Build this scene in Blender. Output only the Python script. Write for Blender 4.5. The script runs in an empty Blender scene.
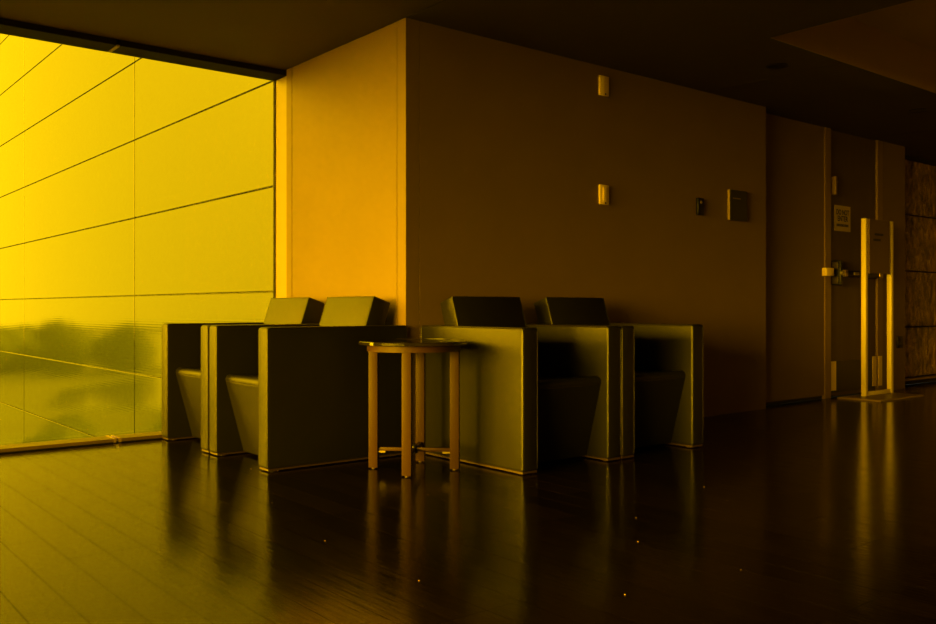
import bpy, bmesh, math, random
from mathutils import Vector, Matrix

random.seed(7)
SC = bpy.context.scene
COL = SC.collection

# ------------------------------------------------------------------ camera
F_PX, W_PX, H_PX, HORIZON = 895.0, 936.0, 624.0, 307.3
YAW = math.radians(39.0)
EYE = 0.797
cam_d = bpy.data.cameras.new('camera')
cam_d.sensor_width = 36.0
cam_d.lens = 36.0 * F_PX / W_PX
cam_d.shift_y = -(H_PX / 2 - HORIZON) / W_PX
cam_d.clip_start = 0.05
cam_d.clip_end = 2000
cam = bpy.data.objects.new('camera', cam_d)
COL.objects.link(cam)
cam.location = (0, 0, EYE)
cam.rotation_euler = (math.radians(90), 0, -YAW)
SC.camera = cam

# ------------------------------------------------------------------ sky
world = bpy.data.worlds.new('overcast_sunset_sky')
SC.world = world
world.use_nodes = True
nt = world.node_tree
nt.nodes.clear()
wo = nt.nodes.new('ShaderNodeOutputWorld')
bg = nt.nodes.new('ShaderNodeBackground')
tc = nt.nodes.new('ShaderNodeTexCoord')
dot = nt.nodes.new('ShaderNodeVectorMath'); dot.operation = 'DOT_PRODUCT'
sund = Vector((-0.98, 0.18, 0.18)).normalized()
dot.inputs[1].default_value = sund
mx = nt.nodes.new('ShaderNodeMath'); mx.operation = 'MAXIMUM'; mx.inputs[1].default_value = 0.0
pw = nt.nodes.new('ShaderNodeMath'); pw.operation = 'POWER'; pw.inputs[1].default_value = 7.0
SKY_BASE = (3.1, 3.15, 2.8)      # cool overcast
SKY_GLOW = (114.0, 98.0, 65.0)    # warm sunset glow low in the west
gl = nt.nodes.new('ShaderNodeVectorMath'); gl.operation = 'SCALE'; gl.inputs[0].default_value = SKY_GLOW
ad = nt.nodes.new('ShaderNodeVectorMath'); ad.operation = 'ADD'; ad.inputs[1].default_value = SKY_BASE
bg.inputs['Strength'].default_value = 1.0
L = nt.links.new
L(tc.outputs['Generated'], dot.inputs[0]); L(dot.outputs['Value'], mx.inputs[0])
L(mx.outputs[0], pw.inputs[0]); L(pw.outputs[0], gl.inputs['Scale']); L(gl.outputs['Vector'], ad.inputs[0])
L(ad.outputs['Vector'], bg.inputs['Color'])
L(bg.outputs[0], wo.inputs['Surface'])

SC.view_settings.view_transform = 'Standard'
SC.view_settings.look = 'None'
SC.view_settings.gamma = 1.0
SC.view_settings.use_curve_mapping = False
SC.view_settings.exposure = 0.0

# portals: guide sky sampling through the two glazed openings
def portal(name, loc, rot, sx, sy):
    d = bpy.data.lights.new(name, 'AREA'); d.shape = 'RECTANGLE'; d.size = sx; d.size_y = sy
    d.cycles.is_portal = True
    o = bpy.data.objects.new(name, d); COL.objects.link(o)
    o.location = loc; o.rotation_euler = rot
    return o
portal('window_portal', (-1.2, 5.66, 1.18), (math.radians(-90), 0, 0), 8.0, 2.36)
portal('window_portal', (-5.3, 1.87, 1.18), (0, math.radians(-90), 0), 2.36, 7.4)

# ------------------------------------------------------------------ helpers
def ray(u):
    k = (u - W_PX / 2) / F_PX
    return (math.sin(YAW) + k * math.cos(YAW), math.cos(YAW) - k * math.sin(YAW))
def on_y(u, v, y):            # pixel onto a wall plane y = const -> (x, z)
    dx, dy = ray(u); t = y / dy
    return dx * t, EYE + (HORIZON - v) / F_PX * t
def on_x(u, v, x):
    dx, dy = ray(u); t = x / dx
    return dy * t, EYE + (HORIZON - v) / F_PX * t
def on_z(u, v, z):
    dx, dy = ray(u); t = (EYE - z) * F_PX / (v - HORIZON)
    return dx * t, dy * t
def project(p):
    f = p[0] * math.sin(YAW) + p[1] * math.cos(YAW)
    r = p[0] * math.cos(YAW) - p[1] * math.sin(YAW)
    if f < 0.05: return None
    return W_PX / 2 + F_PX * r / f, HORIZON - F_PX * (p[2] - EYE) / f

def bm_box(bm, x0, x1, y0, y1, z0, z1, bev=0.0, seg=2):
    r = bmesh.ops.create_cube(bm, size=1.0)
    vs = r['verts']
    for v in vs:
        v.co = Vector(((x0 + x1) / 2 + v.co.x * (x1 - x0), (y0 + y1) / 2 + v.co.y * (y1 - y0), (z0 + z1) / 2 + v.co.z * (z1 - z0)))
    if bev > 0:
        es = list({e for v in vs for e in v.link_edges})
        bmesh.ops.bevel(bm, geom=es, offset=bev, segments=seg, profile=0.5, affect='EDGES')
    return bm
def box(*a, **k):
    bm = bmesh.new(); return bm_box(bm, *a, **k)
def bm_prism(bm, pts, axis, a0, a1, bev=0.0, seg=2):
    """pts: 2D outline, extruded along axis 'x','y' or 'z' from a0 to a1"""
    def co(p, a):
        if axis == 'x': return (a, p[0], p[1])
        if axis == 'y': return (p[0], a, p[1])
        return (p[0], p[1], a)
    v0 = [bm.verts.new(co(p, a0)) for p in pts]
    v1 = [bm.verts.new(co(p, a1)) for p in pts]
    n = len(pts)
    fs = [bm.faces.new(v0), bm.faces.new(v1[::-1])]
    for i in range(n):
        fs.append(bm.faces.new((v0[i], v1[i], v1[(i + 1) % n], v0[(i + 1) % n])))
    bmesh.ops.recalc_face_normals(bm, faces=fs)
    if bev > 0:
        es = list({e for f in fs for e in f.edges})
        bmesh.ops.bevel(bm, geom=es, offset=bev, segments=seg, profile=0.5, affect='EDGES')
    return bm
def prism(*a, **k):
    bm = bmesh.new(); return bm_prism(bm, *a, **k)
def bm_cyl(bm, p0, p1, r0, r1=None, n=24):
    r1 = r0 if r1 is None else r1
    p0, p1 = Vector(p0), Vector(p1)
    q = (p1 - p0).to_track_quat('Z', 'Y')
    M = Matrix.Translation((p0 + p1) / 2) @ q.to_matrix().to_4x4()
    bmesh.ops.create_cone(bm, cap_ends=True, segments=n, radius1=r0, radius2=r1, depth=(p1 - p0).length, matrix=M)
    return bm
def cyl(*a, **k):
    bm = bmesh.new(); return bm_cyl(bm, *a, **k)
def bm_lathe(bm, prof, cx=0, cy=0, n=64):
    rings = []
    for r, z in prof:
        if r < 1e-6: rings.append([bm.verts.new((cx, cy, z))])
        else: rings.append([bm.verts.new((cx + r * math.cos(2 * math.pi * i / n), cy + r * math.sin(2 * math.pi * i / n), z)) for i in range(n)])
    for a, b in zip(rings, rings[1:]):
        for i in range(n):
            j = (i + 1) % n
            if len(a) == 1 and len(b) == 1: continue
            if len(a) == 1: bm.faces.new((a[0], b[i], b[j]))
            elif len(b) == 1: bm.faces.new((a[i], b[0], a[j]))
            else: bm.faces.new((a[i], b[i], b[j], a[j]))
    bmesh.ops.recalc_face_normals(bm, faces=bm.faces[:])
    return bm
def bm_tube(bm, pts, r, n=8, closed=False):
    P = [Vector(p) for p in pts]; m = len(P); rings = []
    for i, p in enumerate(P):
        a = P[i - 1] if (i > 0 or closed) else p
        b = P[(i + 1) % m] if (i < m - 1 or closed) else p
        t = (b - a).normalized()
        ref = Vector((0, 0, 1)) if abs(t.z) < 0.9 else Vector((1, 0, 0))
        if i > 0: ref = prev
        s = (ref - t * ref.dot(t)).normalized(); prev = s
        w = t.cross(s)
        rings.append([bm.verts.new(p + s * r * math.cos(2 * math.pi * k / n) + w * r * math.sin(2 * math.pi * k / n)) for k in range(n)])
    for i in range(m if closed else m - 1):
        a, b = rings[i], rings[(i + 1) % m]
        if closed and i == m - 1:
            off = min(range(n), key=lambda o: sum((a[k].co - b[(k + o) % n].co).length for k in range(n)))
            b = b[off:] + b[:off]
        for k in range(n):
            bm.faces.new((a[k], a[(k + 1) % n], b[(k + 1) % n], b[k]))
    if not closed:
        bm.faces.new(rings[0][::-1]); bm.faces.new(rings[-1])
    bmesh.ops.recalc_face_normals(bm, faces=bm.faces[:])
    return bm
def mesh_of(name, bm, m, smooth=True):
    me = bpy.data.meshes.new(name); bm.to_mesh(me); bm.free()
    me.materials.append(m)
    if smooth:
        me.shade_smooth()
        me.set_sharp_from_angle(angle=math.radians(35))
    return me
def obj(name, bm, m, parent=None, smooth=True, **props):
    me = bm if isinstance(bm, bpy.types.Mesh) else mesh_of(name, bm, m, smooth)
    o = bpy.data.objects.new(name, me); COL.objects.link(o)
    if parent: o.parent = parent
    for k, v in props.items(): o[k] = v
    return o
def empty(name, loc=(0, 0, 0), rz=0.0, **props):
    o = bpy.data.objects.new(name, None); COL.objects.link(o)
    o.empty_display_size = 0.1
    o.location = loc; o.rotation_euler = (0, 0, rz)
    for k, v in props.items(): o[k] = v
    return o
def copy_tree(o, parent=None):
    c = o.copy(); COL.objects.link(c); c.parent = parent
    for ch in list(o.children): copy_tree(ch, c)
    return c
def text_part(name, body, size, m, parent, loc, rot=(math.radians(90), 0, 0), sx=1.0):
    cu = bpy.data.curves.new(name, 'FONT'); cu.body = body; cu.size = size
    cu.align_x = 'CENTER'; cu.align_y = 'CENTER'; cu.extrude = 0.0006; cu.offset = size * 0.02
    t = bpy.data.objects.new(name, cu); COL.objects.link(t)
    dg = bpy.context.evaluated_depsgraph_get(); dg.update()
    me = bpy.data.meshes.new_from_object(t.evaluated_get(dg))
    bpy.data.objects.remove(t); bpy.data.curves.remove(cu)
    me.materials.clear(); me.materials.append(m)
    o = bpy.data.objects.new(name, me); COL.objects.link(o)
    o.parent = parent; o.location = loc; o.rotation_euler = rot; o.scale = (sx, 1, 1)
    return o

# ------------------------------------------------------------------ materials
def mat(name, base, rough=0.5, metal=0.0, noise=None, bump=None, spec=0.5, rand=0.0, stretch=(1, 1, 1), rough_var=0.0, coat=0.0):
    """noise=(scale, amount) brightness mottling; bump=(scale, strength, distance)"""
    m = bpy.data.materials.new(name); m.use_nodes = True
    t = m.node_tree; n = t.nodes; b = n['Principled BSDF']
    b.inputs['Roughness'].default_value = rough
    b.inputs['Metallic'].default_value = metal
    b.inputs['Specular IOR Level'].default_value = spec
    b.inputs['Base Color'].default_value = (*base, 1)
    if coat: b.inputs['Coat Weight'].default_value = coat; b.inputs['Coat Roughness'].default_value = 0.1
    c = n.new('ShaderNodeTexCoord'); mp = n.new('ShaderNodeMapping'); mp.inputs['Scale'].default_value = stretch
    t.links.new(c.outputs['Object'], mp.inputs['Vector'])
    fac = None
    if noise:
        nz = n.new('ShaderNodeTexNoise'); nz.inputs['Scale'].default_value = noise[0]; nz.inputs['Detail'].default_value = 6
        t.links.new(mp.outputs[0], nz.inputs['Vector'])
        mr = n.new('ShaderNodeMapRange'); mr.inputs[1].default_value = 0.25; mr.inputs[2].default_value = 0.75
        mr.inputs[3].default_value = 1 - noise[1]; mr.inputs[4].default_value = 1 + noise[1]
        t.links.new(nz.outputs['Fac'], mr.inputs[0]); fac = mr.outputs[0]
        if rough_var:
            r2 = n.new('ShaderNodeMapRange'); r2.inputs[1].default_value = 0.25; r2.inputs[2].default_value = 0.75
            r2.inputs[3].default_value = rough - rough_var; r2.inputs[4].default_value = rough + rough_var
            t.links.new(nz.outputs['Fac'], r2.inputs[0]); t.links.new(r2.outputs[0], b.inputs['Roughness'])
    if rand:
        oi = n.new('ShaderNodeObjectInfo')
        mr = n.new('ShaderNodeMapRange'); mr.inputs[3].default_value = 1 - rand; mr.inputs[4].default_value = 1 + rand
        t.links.new(oi.outputs['Random'], mr.inputs[0])
        if fac:
            mm = n.new('ShaderNodeMath'); mm.operation = 'MULTIPLY'
            t.links.new(fac, mm.inputs[0]); t.links.new(mr.outputs[0], mm.inputs[1]); fac = mm.outputs[0]
        else: fac = mr.outputs[0]
    if fac:
        vm = n.new('ShaderNodeVectorMath'); vm.operation = 'SCALE'; vm.inputs[0].default_value = base
        t.links.new(fac, vm.inputs['Scale']); t.links.new(vm.outputs['Vector'], b.inputs['Base Color'])
    if bump:
        bz = n.new('ShaderNodeTexNoise'); bz.inputs['Scale'].default_value = bump[0]; bz.inputs['Detail'].default_value = 5
        t.links.new(mp.outputs[0], bz.inputs['Vector'])
        bp = n.new('ShaderNodeBump'); bp.inputs['Strength'].default_value = bump[1]; bp.inputs['Distance'].default_value = bump[2]
        t.links.new(bz.outputs['Fac'], bp.inputs['Height']); t.links.new(bp.outputs[0], b.inputs['Normal'])
    return m

M = {}
M['wall'] = mat('painted_wall', (0.18, 0.123, 0.057), 0.55, spec=0.2, noise=(3, 0.04), bump=(260, 0.05, 0.001))
M['recess'] = mat('dark_recess', (0.012, 0.010, 0.008), 0.8)
M['jamb'] = mat('window_jamb_metal', (0.30, 0.23, 0.15), 0.45, spec=0.3, bump=(120, 0.03, 0.001))
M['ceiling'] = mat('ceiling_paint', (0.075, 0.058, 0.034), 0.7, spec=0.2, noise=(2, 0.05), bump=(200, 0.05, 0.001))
M['coffer'] = mat('brightened_coffer', (0.36, 0.26, 0.14), 0.7, noise=(2, 0.05), spec=0.2)  # ceiling tone lightened so the coffer looks lit; brightness is in the colour
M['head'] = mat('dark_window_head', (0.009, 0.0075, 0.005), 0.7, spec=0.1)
M['sill'] = mat('anodised_sill', (0.16, 0.115, 0.06), 0.4, metal=0.2, noise=(6, 0.1))
M['rib'] = mat('sill_joint_strip', (0.32, 0.24, 0.14), 0.4, metal=0.2)
M['plank'] = mat('dark_stained_plank', (0.0035, 0.0021, 0.0012), 0.165, noise=(5, 0.35), bump=(9, 0.11, 0.004), rand=0.35, spec=0.34, stretch=(9, 0.7, 1), rough_var=0.05)
M['subfloor'] = mat('subfloor', (0.010, 0.007, 0.005), 0.8)
M['leather'] = mat('dark_green_leather', (0.0107, 0.0102, 0.0053), 0.42, spec=0.3, noise=(4, 0.12), bump=(7, 0.25, 0.006))
M['piping'] = mat('leather_piping', (0.014, 0.0115, 0.006), 0.4, spec=0.3)
M['glide'] = mat('chair_glide', (0.05, 0.03, 0.015), 0.5)
M['copper'] = mat('satin_bronze_leg', (0.040, 0.019, 0.006), 0.5, spec=0.2, noise=(40, 0.06), stretch=(1, 1, 0.1))
M['tabletop'] = mat('polished_dark_top', (0.012, 0.010, 0.008), 0.08, noise=(10, 0.2))
M['rim'] = mat('polished_rim', (0.012, 0.010, 0.008), 0.06)
M['clip'] = mat('bright_metal_clip', (0.22, 0.18, 0.10), 0.4, metal=0.3)
M['black'] = mat('black_plastic', (0.004, 0.004, 0.004), 0.4, spec=0.25)
M['plate'] = mat('ivory_plastic', (0.86, 0.68, 0.40), 0.4, noise=(3, 0.03))
M['screw'] = mat('plate_screw', (0.12, 0.09, 0.05), 0.4, metal=0.6)
M['plaque'] = mat('grey_plaque', (0.035, 0.032, 0.028), 0.45, spec=0.2)
M['plaque_edge'] = mat('plaque_edge', (0.30, 0.22, 0.13), 0.5)
M['print'] = mat('faint_print', (0.16, 0.12, 0.07), 0.6)
M['ink'] = mat('dark_ink', (0.02, 0.016, 0.012), 0.7)
M['paper'] = mat('sign_paper', (0.45, 0.36, 0.22), 0.7, noise=(3, 0.05))
M['door'] = mat('door_laminate', (0.10, 0.068, 0.036), 0.5, spec=0.2, noise=(2.5, 0.12), stretch=(4, 4, 0.4))
M['frame'] = mat('door_frame_metal', (0.22, 0.145, 0.07), 0.45, spec=0.3, noise=(2, 0.05))
M['kick'] = mat('kick_plate', (0.028, 0.02, 0.013), 0.4, spec=0.3, noise=(4, 0.15))
M['steel'] = mat('brushed_steel', (0.30, 0.25, 0.19), 0.32, metal=0.9, noise=(20, 0.1), stretch=(0.1, 1, 1))
M['post'] = mat('white_sign_post', (0.86, 0.74, 0.50), 0.4, noise=(4, 0.03))
M['signface'] = mat('sign_panel', (0.15, 0.10, 0.055), 0.5, spec=0.2)
M['base'] = mat('stand_base', (0.24, 0.165, 0.09), 0.45, noise=(5, 0.1))
M['stone'] = mat('rough_cast_panel', (0.32, 0.21, 0.10), 0.45, noise=(12, 0.9), bump=(12, 1.0, 0.12), stretch=(1, 1, 0.6), rand=0.1)
M['crumb'] = mat('crumb', (0.3, 0.2, 0.1), 0.6)
M['ground'] = mat('outdoor_ground', (0.022, 0.034, 0.013), 0.9, noise=(0.03, 0.5))
M['water'] = mat('river_water', (0.05, 0.06, 0.05), 0.12, bump=(0.4, 0.1, 0.1))
M['tree'] = mat('tree_foliage', (0.02, 0.04, 0.012), 0.9, noise=(0.4, 0.5))

M['plank'].node_tree.nodes['Principled BSDF'].inputs['Specular Tint'].default_value = (1.0, 0.80, 0.5, 1)
def facade_mat():
    m = mat('facade_metal_panel', (0.012, 0.0165, 0.015), 0.06, spec=0.34, noise=(0.9, 0.03), rand=0.06)
    t = m.node_tree; n = t.nodes; b = n['Principled BSDF']
    c = n.new('ShaderNodeTexCoord'); wv = n.new('ShaderNodeTexWave')
    wv.wave_type = 'BANDS'; wv.bands_direction = 'Z'; wv.inputs['Scale'].default_value = 13.0
    t.links.new(c.outputs['Object'], wv.inputs['Vector'])
    nz = n.new('ShaderNodeTexNoise'); nz.inputs['Scale'].default_value = 0.8
    mp = n.new('ShaderNodeMapping'); mp.inputs['Scale'].default_value = (1, 1.2, 0.5)
    t.links.new(c.outputs['Object'], mp.inputs['Vector']); t.links.new(mp.outputs[0], nz.inputs['Vector'])
    b1 = n.new('ShaderNodeBump'); b1.inputs['Strength'].default_value = 0.012; b1.inputs['Distance'].default_value = 0.004
    b2 = n.new('ShaderNodeBump'); b2.inputs['Strength'].default_value = 0.05; b2.inputs['Distance'].default_value = 0.03
    t.links.new(wv.outputs['Fac'], b1.inputs['Height']); t.links.new(nz.outputs['Fac'], b2.inputs['Height'])
    t.links.new(b1.outputs[0], b2.inputs['Normal']); t.links.new(b2.outputs[0], b.inputs['Normal'])
    return m
M['facade'] = facade_mat()
M['facade_back'] = mat('facade_backing', (0.02, 0.025, 0.02), 0.7)

def glass_mat():
    m = bpy.data.materials.new('amber_glass'); m.use_nodes = True
    t = m.node_tree; t.nodes.clear()
    o = t.nodes.new('ShaderNodeOutputMaterial'); mix = t.nodes.new('ShaderNodeMixShader')
    tr = t.nodes.new('ShaderNodeBsdfTransparent'); gl = t.nodes.new('ShaderNodeBsdfGlossy')
    tr.inputs['Color'].default_value = (0.98, 0.762, 0.05, 1)
    gl.inputs['Roughness'].default_value = 0.02; gl.inputs['Color'].default_value = (1, 0.9, 0.5, 1)
    fr = t.nodes.new('ShaderNodeFresnel'); fr.inputs['IOR'].default_value = 1.25
    t.links.new(fr.outputs[0], mix.inputs[0]); t.links.new(tr.outputs[0], mix.inputs[1]); t.links.new(gl.outputs[0], mix.inputs[2])
    t.links.new(mix.outputs[0], o.inputs['Surface'])
    return m
M['glass'] = glass_mat()

# ------------------------------------------------------------------ dimensions of the place
H = 2.367                  # ceiling height
XL = 2.79                  # left wall face (faces -x)
YR = 3.98                  # right wall face (faces -y)
YA = 4.11                  # recessed door wall
YS = 4.30                  # cast panel wall
YG = 5.535                 # window glass
X0, X1, Y0 = -5.2, 12.2, -4.2
XE = on_y(766, 300, YR)[0]     # end of the right wall

# ------------------------------------------------------------------ floor with planks
floor = obj('floor', box(X0, X1, Y0, 5.62, -0.08, -0.011), M['subfloor'], kind='structure')
PW, PG = 0.12, 0.0016
plank_cache = {}
def plank_mesh(ln):
    if ln not in plank_cache:
        plank_cache[ln] = mesh_of('plank', box(-(PW - PG) / 2, (PW - PG) / 2, 0, ln - PG, -0.011, 0), M['plank'], smooth=False)
    return plank_cache[ln]
cands = []
x = X0 + PW / 2
while x < X1:
    y = Y0 - random.choice([0.0, 0.3, 0.6, 0.9, 1.2])
    ymax = 5.40 if x < XL else (YR if x < XE else (YA if x < 8.8 else YS))
    while y < ymax - 0.05:
        ln = random.choice([1.2, 1.5, 1.8, 2.1])
        ys = max(y, Y0)
        le = round(min(ln - (ys - y), ymax - ys), 3)
        if le > 0.05:
            best = 0
            for k in range(9):
                p = project((x, ys + le * k / 8, 0))
                if p and -15 < p[0] < W_PX + 15 and p[1] < H_PX + 15: best = max(best, p[1])
            cands.append((best, x, ys, le))
        y += ln
    x += PW
cands.sort(reverse=True)
rest = bmesh.new()
for i, (b, x, ys, le) in enumerate(cands):
    if b > 0 and i < 300:
        o = obj('plank', plank_mesh(le), None, floor); o.location = (x, ys, 0); o.rotation_euler = (0, random.gauss(0, 0.0014), 0)
    else:
        bm_box(rest, x - (PW - PG) / 2, x + (PW - PG) / 2, ys, ys + le - PG, -0.011, 0)
obj('far_planks', rest, M['plank'], floor, smooth=False, kind='stuff')

# ------------------------------------------------------------------ ceiling
CX, CY = on_z(770, 38, H)      # corner of the raised coffer
CX += 0.006; CY -= 0.006
ceil = obj('ceiling', prism([(X0, Y0), (CX - 0.006, Y0), (CX - 0.006, CY + 0.006), (X1, CY + 0.006), (X1, 4.7), (XL + 0.2, 4.7), (XL + 0.2, YG + 0.01), (X0, YG + 0.01)], 'z', H + 0.03, H + 0.10), M['recess'], kind='structure', smooth=False)
JX = 5.47
g = 0.003
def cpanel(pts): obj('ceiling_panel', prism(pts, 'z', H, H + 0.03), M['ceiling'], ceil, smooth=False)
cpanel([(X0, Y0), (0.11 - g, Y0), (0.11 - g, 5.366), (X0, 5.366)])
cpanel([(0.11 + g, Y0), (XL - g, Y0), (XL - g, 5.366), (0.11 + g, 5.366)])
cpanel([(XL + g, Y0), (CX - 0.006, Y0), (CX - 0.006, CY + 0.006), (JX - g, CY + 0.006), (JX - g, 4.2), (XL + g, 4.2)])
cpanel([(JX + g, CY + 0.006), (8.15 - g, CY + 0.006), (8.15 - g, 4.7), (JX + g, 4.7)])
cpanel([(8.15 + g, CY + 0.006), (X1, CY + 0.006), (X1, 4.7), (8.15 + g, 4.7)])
HC = H + 0.30
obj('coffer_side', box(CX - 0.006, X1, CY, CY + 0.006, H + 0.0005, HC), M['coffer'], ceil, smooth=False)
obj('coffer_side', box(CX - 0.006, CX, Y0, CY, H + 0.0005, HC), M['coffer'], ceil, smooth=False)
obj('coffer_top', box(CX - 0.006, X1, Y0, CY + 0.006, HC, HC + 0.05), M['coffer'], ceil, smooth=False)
# ------------------------------------------------------------------ walls
wl = obj('wall_left', box(XL + 0.014, XL + 0.16, YR + 0.16, 5.54, 0, H + 0.03), M['recess'], kind='structure', smooth=False)
yj0 = 4.062
obj('wall_panel', box(XL, XL + 0.014, yj0 + 0.005, 5.272, 0, H, bev=0.001, seg=1), M['wall'], wl, smooth=False)
obj('wall_panel', box(XL, XL + 0.014, 5.279, 5.352, 0, H, bev=0.001, seg=1), M['wall'], wl, smooth=False)
wr = obj('wall_right', box(XL + 0.014, XE, YR + 0.014, YR + 0.16, 0, H + 0.03), M['recess'], kind='structure', smooth=False)
xj0 = XL + 0.088
obj('corner_trim', prism([(XL, yj0), (XL, YR), (xj0, YR), (xj0, YR + 0.014), (XL + 0.014, YR + 0.014), (XL + 0.014, yj0)], 'z', 0, H), M['wall'], wr, smooth=False)
obj('wall_panel', box(xj0 + 0.004, XE, YR, YR + 0.014, 0, H, bev=0.001, seg=1), M['wall'], wr, smooth=False)
wa = obj('wall_alcove', box(XE - 0.02, 7.32, YA + 0.02, YA + 0.2, 0, H + 0.03), M['recess'], kind='structure', smooth=False)
obj('wall_panel', box(XE + 0.002, 7.32, YA, YA + 0.02, 0.028, H), M['wall'], wa, smooth=False)
XD0, XD1 = 7.42, 8.27        # door leaf
XP = on_y(905, 300, YA)[0]   # end of the short wall after the door
wa2 = obj('wall_pier', box(8.37, XP, YA, YS + 0.15, 0, H + 0.03), M['wall'], kind='structure', smooth=False)
obj('edge_strip', box(XP, XP + 0.02, YA + 0.03, YS + 0.05, 0, H - 0.02), M['frame'], wa2, smooth=False)
ws = obj('wall_cast', box(XP, X1, YS + 0.035, YS + 0.15, 0, H + 0.03), M['recess'], kind='structure', smooth=False)
zs = [0.075] + [on_y(909, v, YS)[1] for v in (327, 271, 214.6)] + [H - 0.05]
for i in range(4):
    xs = XP + 0.022
    while xs < X1 - 0.1:
        xe = min(xs + 1.75, X1)
        obj('cast_panel', box(xs, xe - 0.01, YS, YS + 0.035, zs[i] + 0.008, zs[i + 1] - 0.008, bev=0.004, seg=1), M['stone'], ws, smooth=False)
        xs = xe
obj('base_ledge', box(XP + 0.022, X1, YS - 0.02, YS + 0.035, 0.045, 0.066), M['frame'], ws, smooth=False)
obj('wall_south', box(X0, X1, Y0 - 0.15, Y0, -0.02, HC + 0.05), M['wall'], kind='structure', smooth=False)
obj('wall_east', box(X1, X1 + 0.15, Y0, YS + 0.15, -0.02, HC + 0.05), M['wall'], kind='structure', smooth=False)

# ------------------------------------------------------------------ door with its frame
dr = empty('door_1', ((XD0 + XD1) / 2, YA, 0), kind='structure')
def dpart(name, bm, m, parent=dr, **k):
    for v in bm.verts: v.co -= dr.location
    return obj(name, bm, m, parent, **k)
leaf = dpart('door_leaf', box(XD0 + 0.004, XD1 - 0.004, YA + 0.015, YA + 0.06, 0.008, H - 0.004, bev=0.002, seg=1), M['door'], smooth=False)
dpart('frame_post', box(7.32, XD0, YA - 0.012, YA + 0.10, 0, H, bev=0.003, seg=1), M['frame'], smooth=False)
dpart('frame_post', box(XD1, 8.37, YA - 0.004, YA + 0.10, 0, H, bev=0.003, seg=1), M['frame'], smooth=False)
dpart('backing', box(7.32, 8.37, YA + 0.10, YA + 0.2, 0, H + 0.03), M['recess'], smooth=False)
xk0, zk0 = on_y(833, 391, YA); _, zk1 = on_y(833, 361.5, YA)
dpart('kick_plate', box(XD0 + 0.03, XD1 - 0.03, YA + 0.011, YA + 0.015, 0.04, zk1, bev=0.001, seg=1), M['kick'], smooth=False)
dpart('edge_guard', box(XD0 + 0.02, XD0 + 0.115, YA + 0.004, YA + 0.011, 0.06, zk1, bev=0.001, seg=1), M['plate'], smooth=False)
dpart('edge_guard', box(XD1 - 0.075, XD1 - 0.01, YA + 0.004, YA + 0.011, 0.06, zk1 + 0.02, bev=0.001, seg=1), M['plate'], smooth=False)
dpart('edge_guard', box(XD1 + 0.01, XD1 + 0.075, YA - 0.010, YA - 0.004, 0.06, zk1 + 0.02, bev=0.001, seg=1), M['plate'], smooth=False)
zb = 1.097
pb = dpart('push_bar', box(XD0 + 0.10, XD1 - 0.03, YA - 0.075, YA - 0.03, zb - 0.028, zb + 0.028, bev=0.008, seg=2), M['black'])
dpart('bar_bracket', box(XD0 + 0.10, XD0 + 0.17, YA - 0.08, YA + 0.015, zb - 0.03, zb + 0.03, bev=0.006), M['steel'], pb)
dpart('bar_bracket', box(XD1 - 0.11, XD1 - 0.04, YA - 0.08, YA + 0.015, zb - 0.03, zb + 0.03, bev=0.006), M['steel'], pb)
dpart('bar_insert', box(XD0 + 0.27, XD0 + 0.36, YA - 0.082, YA - 0.075, zb - 0.014, zb + 0.014, bev=0.002), M['clip'], pb)
lk = dpart('lock_body', box(XD0 + 0.045, XD0 + 0.085, YA - 0.075, YA + 0.015, zb - 0.105, zb + 0.115, bev=0.008), M['black'])
dpart('lock_cheek', box(XD0 + 0.03, XD0 + 0.045, YA - 0.06, YA + 0.015, zb + 0.035, zb + 0.10, bev=0.003), M['kick'], lk)
dpart('lock_cheek', box(XD0 + 0.03, XD0 + 0.045, YA - 0.06, YA + 0.015, zb - 0.095, zb - 0.03, bev=0.003), M['kick'], lk)
dpart('lock_cylinder', cyl((XD0 + 0.065, YA - 0.095, zb), (XD0 + 0.065, YA - 0.074, zb), 0.02), M['clip'], lk)
dpart('strike_box', box(7.28, 7.40, YA - 0.05, YA - 0.001, 1.07, 1.14, bev=0.004), M['plate'])
hn = dpart('upper_latch', box(XD0 + 0.045, XD0 + 0.075, YA - 0.03, YA + 0.015, 1.79, 1.95, bev=0.004), M['frame'])
dpart('latch_tongue', box(XD0 + 0.075, XD0 + 0.105, YA - 0.02, YA + 0.015, 1.895, 1.915, bev=0.003), M['frame'], hn)

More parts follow.
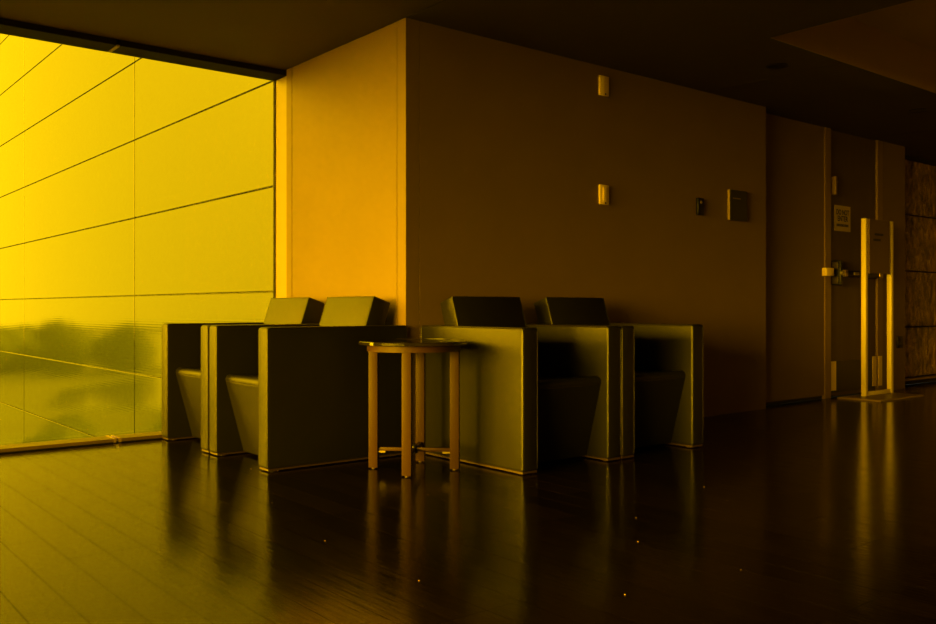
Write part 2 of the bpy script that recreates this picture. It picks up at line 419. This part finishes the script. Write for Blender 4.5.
# ------------------------------------------------------------------ windows
def window(name, to_world, a0, a1, cuts):
    """a runs along the window, d is depth inwards -> outwards"""
    w = empty(name, kind='structure')
    def B(nm, p0, p1, q0, q1, z0, z1, m, par=w, bev=0.0):
        bm = box(p0, p1, q0, q1, z0, z1, bev=bev, seg=1)
        for v in bm.verts: v.co = to_world(v.co)
        bmesh.ops.recalc_face_normals(bm, faces=bm.faces[:])
        return obj(nm, bm, m, par, smooth=False)
    ed = [a0] + cuts + [a1]
    for i in range(len(ed) - 1):
        pn = B('pane', ed[i], ed[i + 1], 0.0, 0.012, 0.02, H - 0.02, M['glass'])
        # butt-jointed edges: neighbours touch, so the hidden end faces are left open
        b2 = bmesh.new(); b2.from_mesh(pn.data); b2.normal_update()
        along = (to_world(Vector((1, 0, 0))) - to_world(Vector((0, 0, 0)))).normalized()
        bmesh.ops.delete(b2, geom=[f for f in b2.faces if abs(f.normal.dot(along)) > 0.9], context='FACES')
        b2.to_mesh(pn.data); b2.free()
        s = B('sill', ed[i] + 0.022, ed[i + 1] - 0.022, -0.155, -0.004, 0.006, 0.026, M['sill'], bev=0.002)
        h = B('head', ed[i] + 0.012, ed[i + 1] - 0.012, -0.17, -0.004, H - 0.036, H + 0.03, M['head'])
    B('sill_track', a0, a1, -0.145, 0.016, -0.011, 0.008, M['recess'])
    B('head_track', a0, a1, -0.02, 0.014, H - 0.035, H + 0.03, M['recess'])
    for c in cuts:
        B('sill_joint', c - 0.022, c - 0.008, -0.155, -0.004, 0.004, 0.029, M['rib'])
        B('sill_joint', c + 0.008, c + 0.022, -0.155, -0.004, 0.004, 0.029, M['rib'])
        B('head_joint', c - 0.009, c + 0.009, -0.165, -0.004, H - 0.040, H - 0.030, M['rib'])
    return w
w1 = window('window_1', lambda c: Vector((c.x, YG + c.y, c.z)), X0 - 0.05, 2.815, [-3.791, -2.691, -1.591, -0.491, 0.609, 1.709])
obj('jamb', box(2.80, 2.816, 5.354, YG + 0.02, 0, H - 0.036), M['jamb'], w1, smooth=False)
obj('seal', box(2.793, 2.80, YG - 0.008, YG + 0.014, 0, H - 0.02), M['recess'], w1, smooth=False)
w2 = window('window_2', lambda c: Vector((X0 - c.y, c.x, c.z)), -1.8, YG, [0.4, 2.1, 3.8])
obj('wall_west', box(X0 - 0.15, X0, Y0, -1.8, -0.02, H + 0.03), M['wall'], kind='structure', smooth=False)  # unseen solid stretch, added to limit west window light on the right wall

# ------------------------------------------------------------------ outside: panelled wing, ground, river, far trees
XF = 3.0
fa = obj('metal_panel_facade', box(XF + 0.03, XF + 0.6, 5.75, 36, -5, 8.5), M['facade_back'], smooth=False,
         label='reflective metal panelled building wing outside the amber window', category='building')
PWf, PHf = 4.47, 0.768
y_j = on_x(134.5, 300, XF)[0]; z_j = 0.911
ids = 0
for c in range(-1, 6):
    for r in range(-7, 9):
        ya, yb = y_j + c * PWf, y_j + (c + 1) * PWf
        ya = max(ya, 5.76)
        obj('facade_panel', box(XF, XF + 0.04, ya + 0.010, yb - 0.010, z_j + r * PHf + 0.005, z_j + (r + 1) * PHf - 0.005, bev=0.003, seg=1), M['facade'], fa, smooth=False)
GZ = -18.0
obj('ground', box(-700, 700, -700, 900, GZ - 1, GZ), M['ground'], kind='structure', smooth=False)
obj('river', prism([(-600, 150), (-200, 165), (-60, 158), (-38, 178), (-50, 215), (-92, 250), (-115, 420), (-190, 690), (-600, 690)], 'z', GZ - 0.5, GZ + 0.15), M['water'], kind='structure', smooth=False)
tb = bmesh.new()
for i in range(170):
    px = random.uniform(-88, 200); py = random.uniform(262, 330)
    r = random.uniform(4.5, 7.2)
    mtx = Matrix.Translation((px, py, GZ + r * 0.95)) @ Matrix.Diagonal((r, r, r * random.uniform(0.9, 1.25), 1))
    bmesh.ops.create_icosphere(tb, subdivisions=2, radius=1.0, matrix=mtx)
for i in range(60):
    px = random.uniform(-160, 60); py = random.uniform(85, 112)
    r = random.uniform(2.0, 4.0)
    bmesh.ops.create_icosphere(tb, subdivisions=2, radius=1.0, matrix=Matrix.Translation((px, py, GZ + r * 0.9)) @ Matrix.Diagonal((r, r, r, 1)))
for v in tb.verts: v.co += Vector((random.uniform(-.5, .5), random.uniform(-.5, .5), random.uniform(-.5, .5)))
obj('riverbank_trees', tb, M['tree'], kind='stuff', label='dark mass of trees along the far river bank', category='trees')

# ------------------------------------------------------------------ armchairs
CW, CD, AT, AH = 0.697, 0.826, 0.102, 0.70
def rounded_rect_loop(y0, y1, z0, z1, r, n=4):
    pts = []
    for cy, cz, a in ((y1 - r, z1 - r, 0), (y0 + r, z1 - r, 90), (y0 + r, z0 + r, 180), (y1 - r, z0 + r, 270)):
        for k in range(n + 1):
            t = math.radians(a + 90 * k / n); pts.append((cy + r * math.cos(t), cz + r * math.sin(t)))
    return pts
def make_armchair():
    root = empty('armchair', category='armchair', group='matching leather club armchairs')
    for s in (-1, 1):
        xo, xi = s * CW / 2, s * (CW / 2 - AT)
        x0, x1 = min(xo, xi), max(xo, xi)
        arm = obj('arm', box(x0 + .001, x1 - .001, -CD, -0.003, 0.014, AH, bev=0.014, seg=4), M['leather'], root)
        for xs in (xo - s * 0.0045, xi + s * 0.0045):
            loop = [(xs, y, z) for y, z in rounded_rect_loop(-CD + 0.004, -0.007, 0.018, AH - 0.004, 0.014)]
            obj('piping', bm_tube(bmesh.new(), loop, 0.0032, 6, closed=True), M['piping'], arm)
        for yy in (-CD + 0.06, -0.07):
            obj('glide', cyl(((xo + xi) / 2, yy, 0), ((xo + xi) / 2, yy, 0.016), 0.022, n=16), M['glide'], root)
        obj('base_strip', box(x0 + .004, x1 - .004, -CD + 0.006, -0.01, 0.006, 0.0155), M['glide'], root)
    xi = CW / 2 - AT + 0.002
    # seat block with its front raked under
    sb = bmesh.new()
    prof = [(-0.785, 0.440), (-0.672, 0.016), (-0.05, 0.016), (-0.05, 0.30), (-0.20, 0.405), (-0.50, 0.418)]
    bm_prism(sb, prof, 'x', -xi, xi)
    bmesh.ops.bevel(sb, geom=[e for e in sb.edges if abs(e.verts[0].co.y - e.verts[1].co.y) < 1e-5 and e.verts[0].co.y < -0.7], offset=0.04, segments=6, profile=0.5, affect='EDGES')
    seat = obj('seat', sb, M['leather'], root)
    fw = [(-xi + 0.006 + (2 * xi - 0.012) * k / 16, -0.772 , 0.402 - 0.005 * math.sin(math.pi * k / 16)) for k in range(17)]
    obj('seat_seam', bm_tube(bmesh.new(), fw, 0.0042, 6), M['piping'], seat)
    # tilted backrest slab
    a = math.radians(18.5); up = Vector((0, math.sin(a), math.cos(a))); bk = Vector((0, math.cos(a), -math.sin(a)))
    top = Vector((0, -0.152, 0.860)); bot = top - up * 0.47; th = 0.118
    bb = bmesh.new()
    pr = [top, bot, bot + bk * th, top + bk * th]
    bm_prism(bb, [(p.y, p.z) for p in pr], 'x', -xi, xi, bev=0.011, seg=3)
    back = obj('backrest', bb, M['leather'], root)
    for s in (-1, 1):
        q = [top + up * -.0035 + bk * .0035, bot + bk * .0035]
        obj('piping', bm_tube(bmesh.new(), [(s * (xi - 0.0035), p.y, p.z) for p in q], 0.0032, 6), M['piping'], back)
    obj('rear_panel', box(-xi, xi, -0.05, -0.006, 0.014, 0.69, bev=0.008), M['leather'], root)
    return root
ch = make_armchair()
spots = [((2.786, 3.954 + CW / 2, 0), -90, 'dark green leather armchair backed onto the lit wall, nearer the round table'),
         ((2.786, 3.968 + CW * 1.5, 0), -90, 'dark green leather armchair at the far left, beside the amber window'),
         ((2.861 + CW / 2, 3.948, 0), 0, 'dark leather armchair against the shaded wall, just right of the round table'),
         ((2.866 + CW * 1.5, 3.948, 0), 0, 'rightmost dark leather armchair, against the shaded wall under the wall plates')]
for i, (loc, rz, lab) in enumerate(spots):
    o = ch if i == 0 else copy_tree(ch)
    o.location = loc; o.rotation_euler = (0, 0, math.radians(rz)); o['label'] = lab

# ------------------------------------------------------------------ round side table
tx, ty = 2.572, 3.598
tb_ = empty('side_table', (tx, ty, 0), label='round side table with dark polished top and bronze legs between the armchairs', category='table')
ZT = 0.632
top_bm = bmesh.new()
bm_lathe(top_bm, [(0, ZT - 0.002), (0.262, ZT - 0.002), (0.269, ZT), (0.269, ZT - 0.016), (0.262, ZT - 0.018), (0, ZT - 0.018)], n=96)
tt = obj('table_top', top_bm, M['tabletop'], tb_)
obj('rim', bm_lathe(bmesh.new(), [(0.2695, ZT - 0.017), (0.2735, ZT - 0.015), (0.2735, ZT - 0.003), (0.2695, ZT + 0.0005), (0.2685, ZT - 0.008), (0.2695, ZT - 0.017)], n=96), M['rim'], tt)
obj('apron', bm_lathe(bmesh.new(), [(0.215, ZT - 0.018), (0.232, ZT - 0.018), (0.232, ZT - 0.048), (0.215, ZT - 0.048), (0.215, ZT - 0.018)], n=96), M['copper'], tb_)
LR = 0.202
for k in range(4):
    an = math.radians(45 + 90 * k)
    c, s = math.cos(an), math.sin(an)
    R = Matrix.Rotation(an, 4, 'Z') ; T = Matrix.Translation((LR * c, LR * s, 0))
    lb = box(-0.0225, 0.0225, -0.0225, 0.0225, 0.006, ZT - 0.018, bev=0.002, seg=2)
    lb.transform(T @ R)
    leg = obj('leg', lb, M['copper'], tb_)
    obj('glide', cyl((LR * c, LR * s, 0), (LR * c, LR * s, 0.008), 0.012, n=12), M['glide'], leg)
    st = box(0.0, LR - 0.012, -0.010, 0.010, 0.088, 0.106, bev=0.002); st.transform(R)
    sr = obj('stretcher', st, M['copper'], tb_)
    cb = box(LR - 0.060, LR - 0.014, -0.012, 0.012, 0.080, 0.0885); bm_box(cb, LR - 0.022, LR - 0.014, -0.012, 0.012, 0.055, 0.088); cb.transform(R)
    obj('bracket', cb, M['clip'], sr, smooth=False)
hb = cyl((0, 0, 0.078), (0, 0, 0.116), 0.018, n=20); bm_cyl(hb, (0, 0, 0.116), (0, 0, 0.124), 0.010, n=6)
obj('stretcher_hub', hb, M['black'], tb_)

# ------------------------------------------------------------------ wall fittings on the right wall
def wall_plate(v0, v1, kind, lab):
    xa, za = on_y(598.3, v1, YR); xb, zb_ = on_y(607.5, v0, YR)
    cx, cz = (xa + xb) / 2, (za + zb_) / 2; w, h = (xb - xa), 0.128
    r = empty('wall_plate', (cx, YR, cz), label=lab, category='wall plate', group='ivory wall plates')
    obj('plate', box(-w / 2, w / 2, -0.016, 0, -h / 2, h / 2, bev=0.004), M['plate'], r)
    if kind:
        obj('rocker', box(-w * 0.20, w * 0.20, -0.022, -0.016, -h * 0.33, h * 0.36, bev=0.002), M['plate'], r)
    obj('screw', cyl((0.006, -0.019, -h * 0.42), (0.006, -0.0155, -h * 0.42), 0.006, n=12), M['screw'], r)
wall_plate(76, 96.5, 0, 'upper ivory wall plate, blank, just below the ceiling')
wall_plate(185, 205, 1, 'lower ivory wall plate with a rocker, above the right armchairs')

xa, za = on_y(695.7, 215, YR); xb, zb2 = on_y(701.7, 198.5, YR)
r = empty('card_reader', ((xa + xb) / 2, YR, (za + zb2) / 2), label='small black card reader with a tiny indicator, left of the wall plaque', category='card reader')
w, h = xb - xa, zb2 - za
obj('housing', box(-w / 2, w / 2, -0.022, 0, -h / 2, h / 2, bev=0.005), M['black'], r)
obj('indicator', cyl((0, -0.0235, h * 0.24), (0, -0.0215, h * 0.24), 0.011, n=16), M['plaque_edge'], r)
xa, za = on_y(727.5, 220, YR); xb, zb2 = on_y(744.5, 192.0, YR)
r = empty('wall_plaque', ((xa + xb) / 2, YR, (za + zb2) / 2), label='dark grey rectangular plaque on the wall near its right end', category='plaque')
w, h = xb - xa, zb2 - za
obj('plaque_face', box(-w / 2, w / 2, -0.026, -0.02, -h / 2, h / 2, bev=0.001, seg=1), M['plaque'], r)
obj('plaque_body', box(-w / 2, w / 2, -0.02, 0, -h / 2, h / 2), M['plaque_edge'], r, smooth=False)
obj('print_line', box(-w * 0.36, w * 0.10, -0.0268, -0.026, h * 0.20, h * 0.245), M['print'], r, smooth=False)
obj('print_line', box(-w * 0.26, w * 0.24, -0.0268, -0.026, h * 0.13, h * 0.16), M['ink'], r, smooth=False)

xo, zo = on_y(899, 342, YA)
r = empty('power_outlet', (xo, YA, zo), label='dark power outlet plate low on the pier beside the door', category='outlet')
obj('cover', box(-0.055, 0.055, -0.012, 0, -0.056, 0.056, bev=0.004), M['black'], r)
for s in (-1, 1):
    obj('socket', box(-0.017, 0.017, -0.016, -0.012, s * 0.022 - 0.014, s * 0.022 + 0.014, bev=0.003), M['plaque'], r)

# paper sign on the door
YD = YA + 0.015
xa, za = on_y(834.3, 230.5, YD); xb, zb2 = on_y(850, 207, YD)
w, h = xb - xa, zb2 - za
r = empty('door_sign', ((xa + xb) / 2, YD, (za + zb2) / 2), label='pale DO NOT ENTER notice fixed to the door above the push bar', category='sign')
obj('sheet', box(-w / 2, w / 2, -0.004, 0, -h / 2, h / 2), M['paper'], r, smooth=False)
text_part('lettering', 'DO NOT', h * 0.29, M['ink'], r, (0, -0.0045, h * 0.23), sx=w * 0.78 / (h * 0.29 * 3.9))
text_part('lettering', 'ENTER', h * 0.29, M['ink'], r, (0, -0.0045, -h * 0.02), sx=w * 0.70 / (h * 0.29 * 3.2))
for i in range(9):
    xx = -w * 0.38 + i * w * 0.085
    obj('small_print', box(xx, xx + w * 0.065, -0.0046, -0.004, -h * 0.32, -h * 0.22), M['ink'], r, smooth=False)

# ------------------------------------------------------------------ sign stand
r = empty('sign_stand', (7.9, 3.86, 0), label='floor sign stand with two pale posts and a dark panel before the door', category='sign stand')
def sp(name, bm, m, par=r, **k):
    for v in bm.verts: v.co -= r.location
    return obj(name, bm, m, par, **k)
yp = 3.93
sp('base_plate', box(7.43, 8.22, 3.66, 4.05, 0.0, 0.014, bev=0.003, seg=1), M['base'], smooth=False)
xlp, xrp = on_y(864.6, 300, yp)[0], on_y(890.2, 300, yp)[0]
ztop = on_y(864.6, 218.5, yp)[1]
for xc in (xlp, xrp):
    sp('post', box(xc - 0.021, xc + 0.021, yp - 0.021, yp + 0.021, 0.014, ztop, bev=0.002), M['post'])
sp('crossbar', box(xlp + 0.021, xrp - 0.021, yp - 0.015, yp + 0.015, 0.016, 0.052, bev=0.002), M['post'])
pz0 = 1.098
pn = sp('sign_panel', box(xlp + 0.0215, on_y(889.6, 300, yp - 0.034)[0], yp - 0.034, yp - 0.0215, pz0, ztop - 0.004, bev=0.001, seg=1), M['signface'], smooth=False)
sp('print_line', box(xlp + 0.11, xlp + 0.27, yp - 0.0348, yp - 0.034, 1.435, 1.455), M['ink'], pn, smooth=False)
sp('print_line', box(xlp + 0.09, xlp + 0.22, yp - 0.0348, yp - 0.034, 1.385, 1.405), M['ink'], pn, smooth=False)

# ------------------------------------------------------------------ ceiling downlights (switched off)
for u, v, lab in ((777, 66, 'dark recessed ceiling downlight nearer the long shaded wall'), (918, 110.5, 'dark recessed ceiling downlight farther off, before the door')):
    px, py = on_z(u, v, H)
    r = empty('downlight', (px, py, H), label=lab, category='downlight', group='ceiling downlights')
    obj('trim_ring', bm_lathe(bmesh.new(), [(0.058, -0.0015), (0.068, -0.004), (0.072, -0.001), (0.072, 0.0), (0.058, 0.0), (0.058, -0.0015)], n=32), M['black'], r)
    obj('baffle', bm_lathe(bmesh.new(), [(0.058, 0.0), (0.058, -0.0012), (0.0, -0.0012)], n=32), M['black'], r)

# ------------------------------------------------------------------ crumbs on the floor
crm = None
for u, v in ((251, 469), (272, 503), (278, 471), (325, 541), (419, 581), (636, 518), (638, 542), (704, 487), (727, 501), (741, 570), (625, 595), (428, 495)):
    px, py = on_z(u, v, 0.0)
    if crm is None:
        b = bmesh.new(); bmesh.ops.create_icosphere(b, subdivisions=1, radius=0.0035)
        for vv in b.verts: vv.co = Vector((vv.co.x * random.uniform(.8, 1.5), vv.co.y * random.uniform(.6, 1.2), vv.co.z * 0.6 + 0.002))
        crm = mesh_of('crumb', b, M['crumb'], smooth=False)
    o = obj('crumb', crm, None, label='tiny pale crumb lying on the dark plank floor', category='crumb', group='crumbs on the floor')
    o.location = (px, py, 0); o.rotation_euler = (0, 0, random.uniform(0, 6)); s = random.uniform(0.4, 0.8); o.scale = (s, s, s)
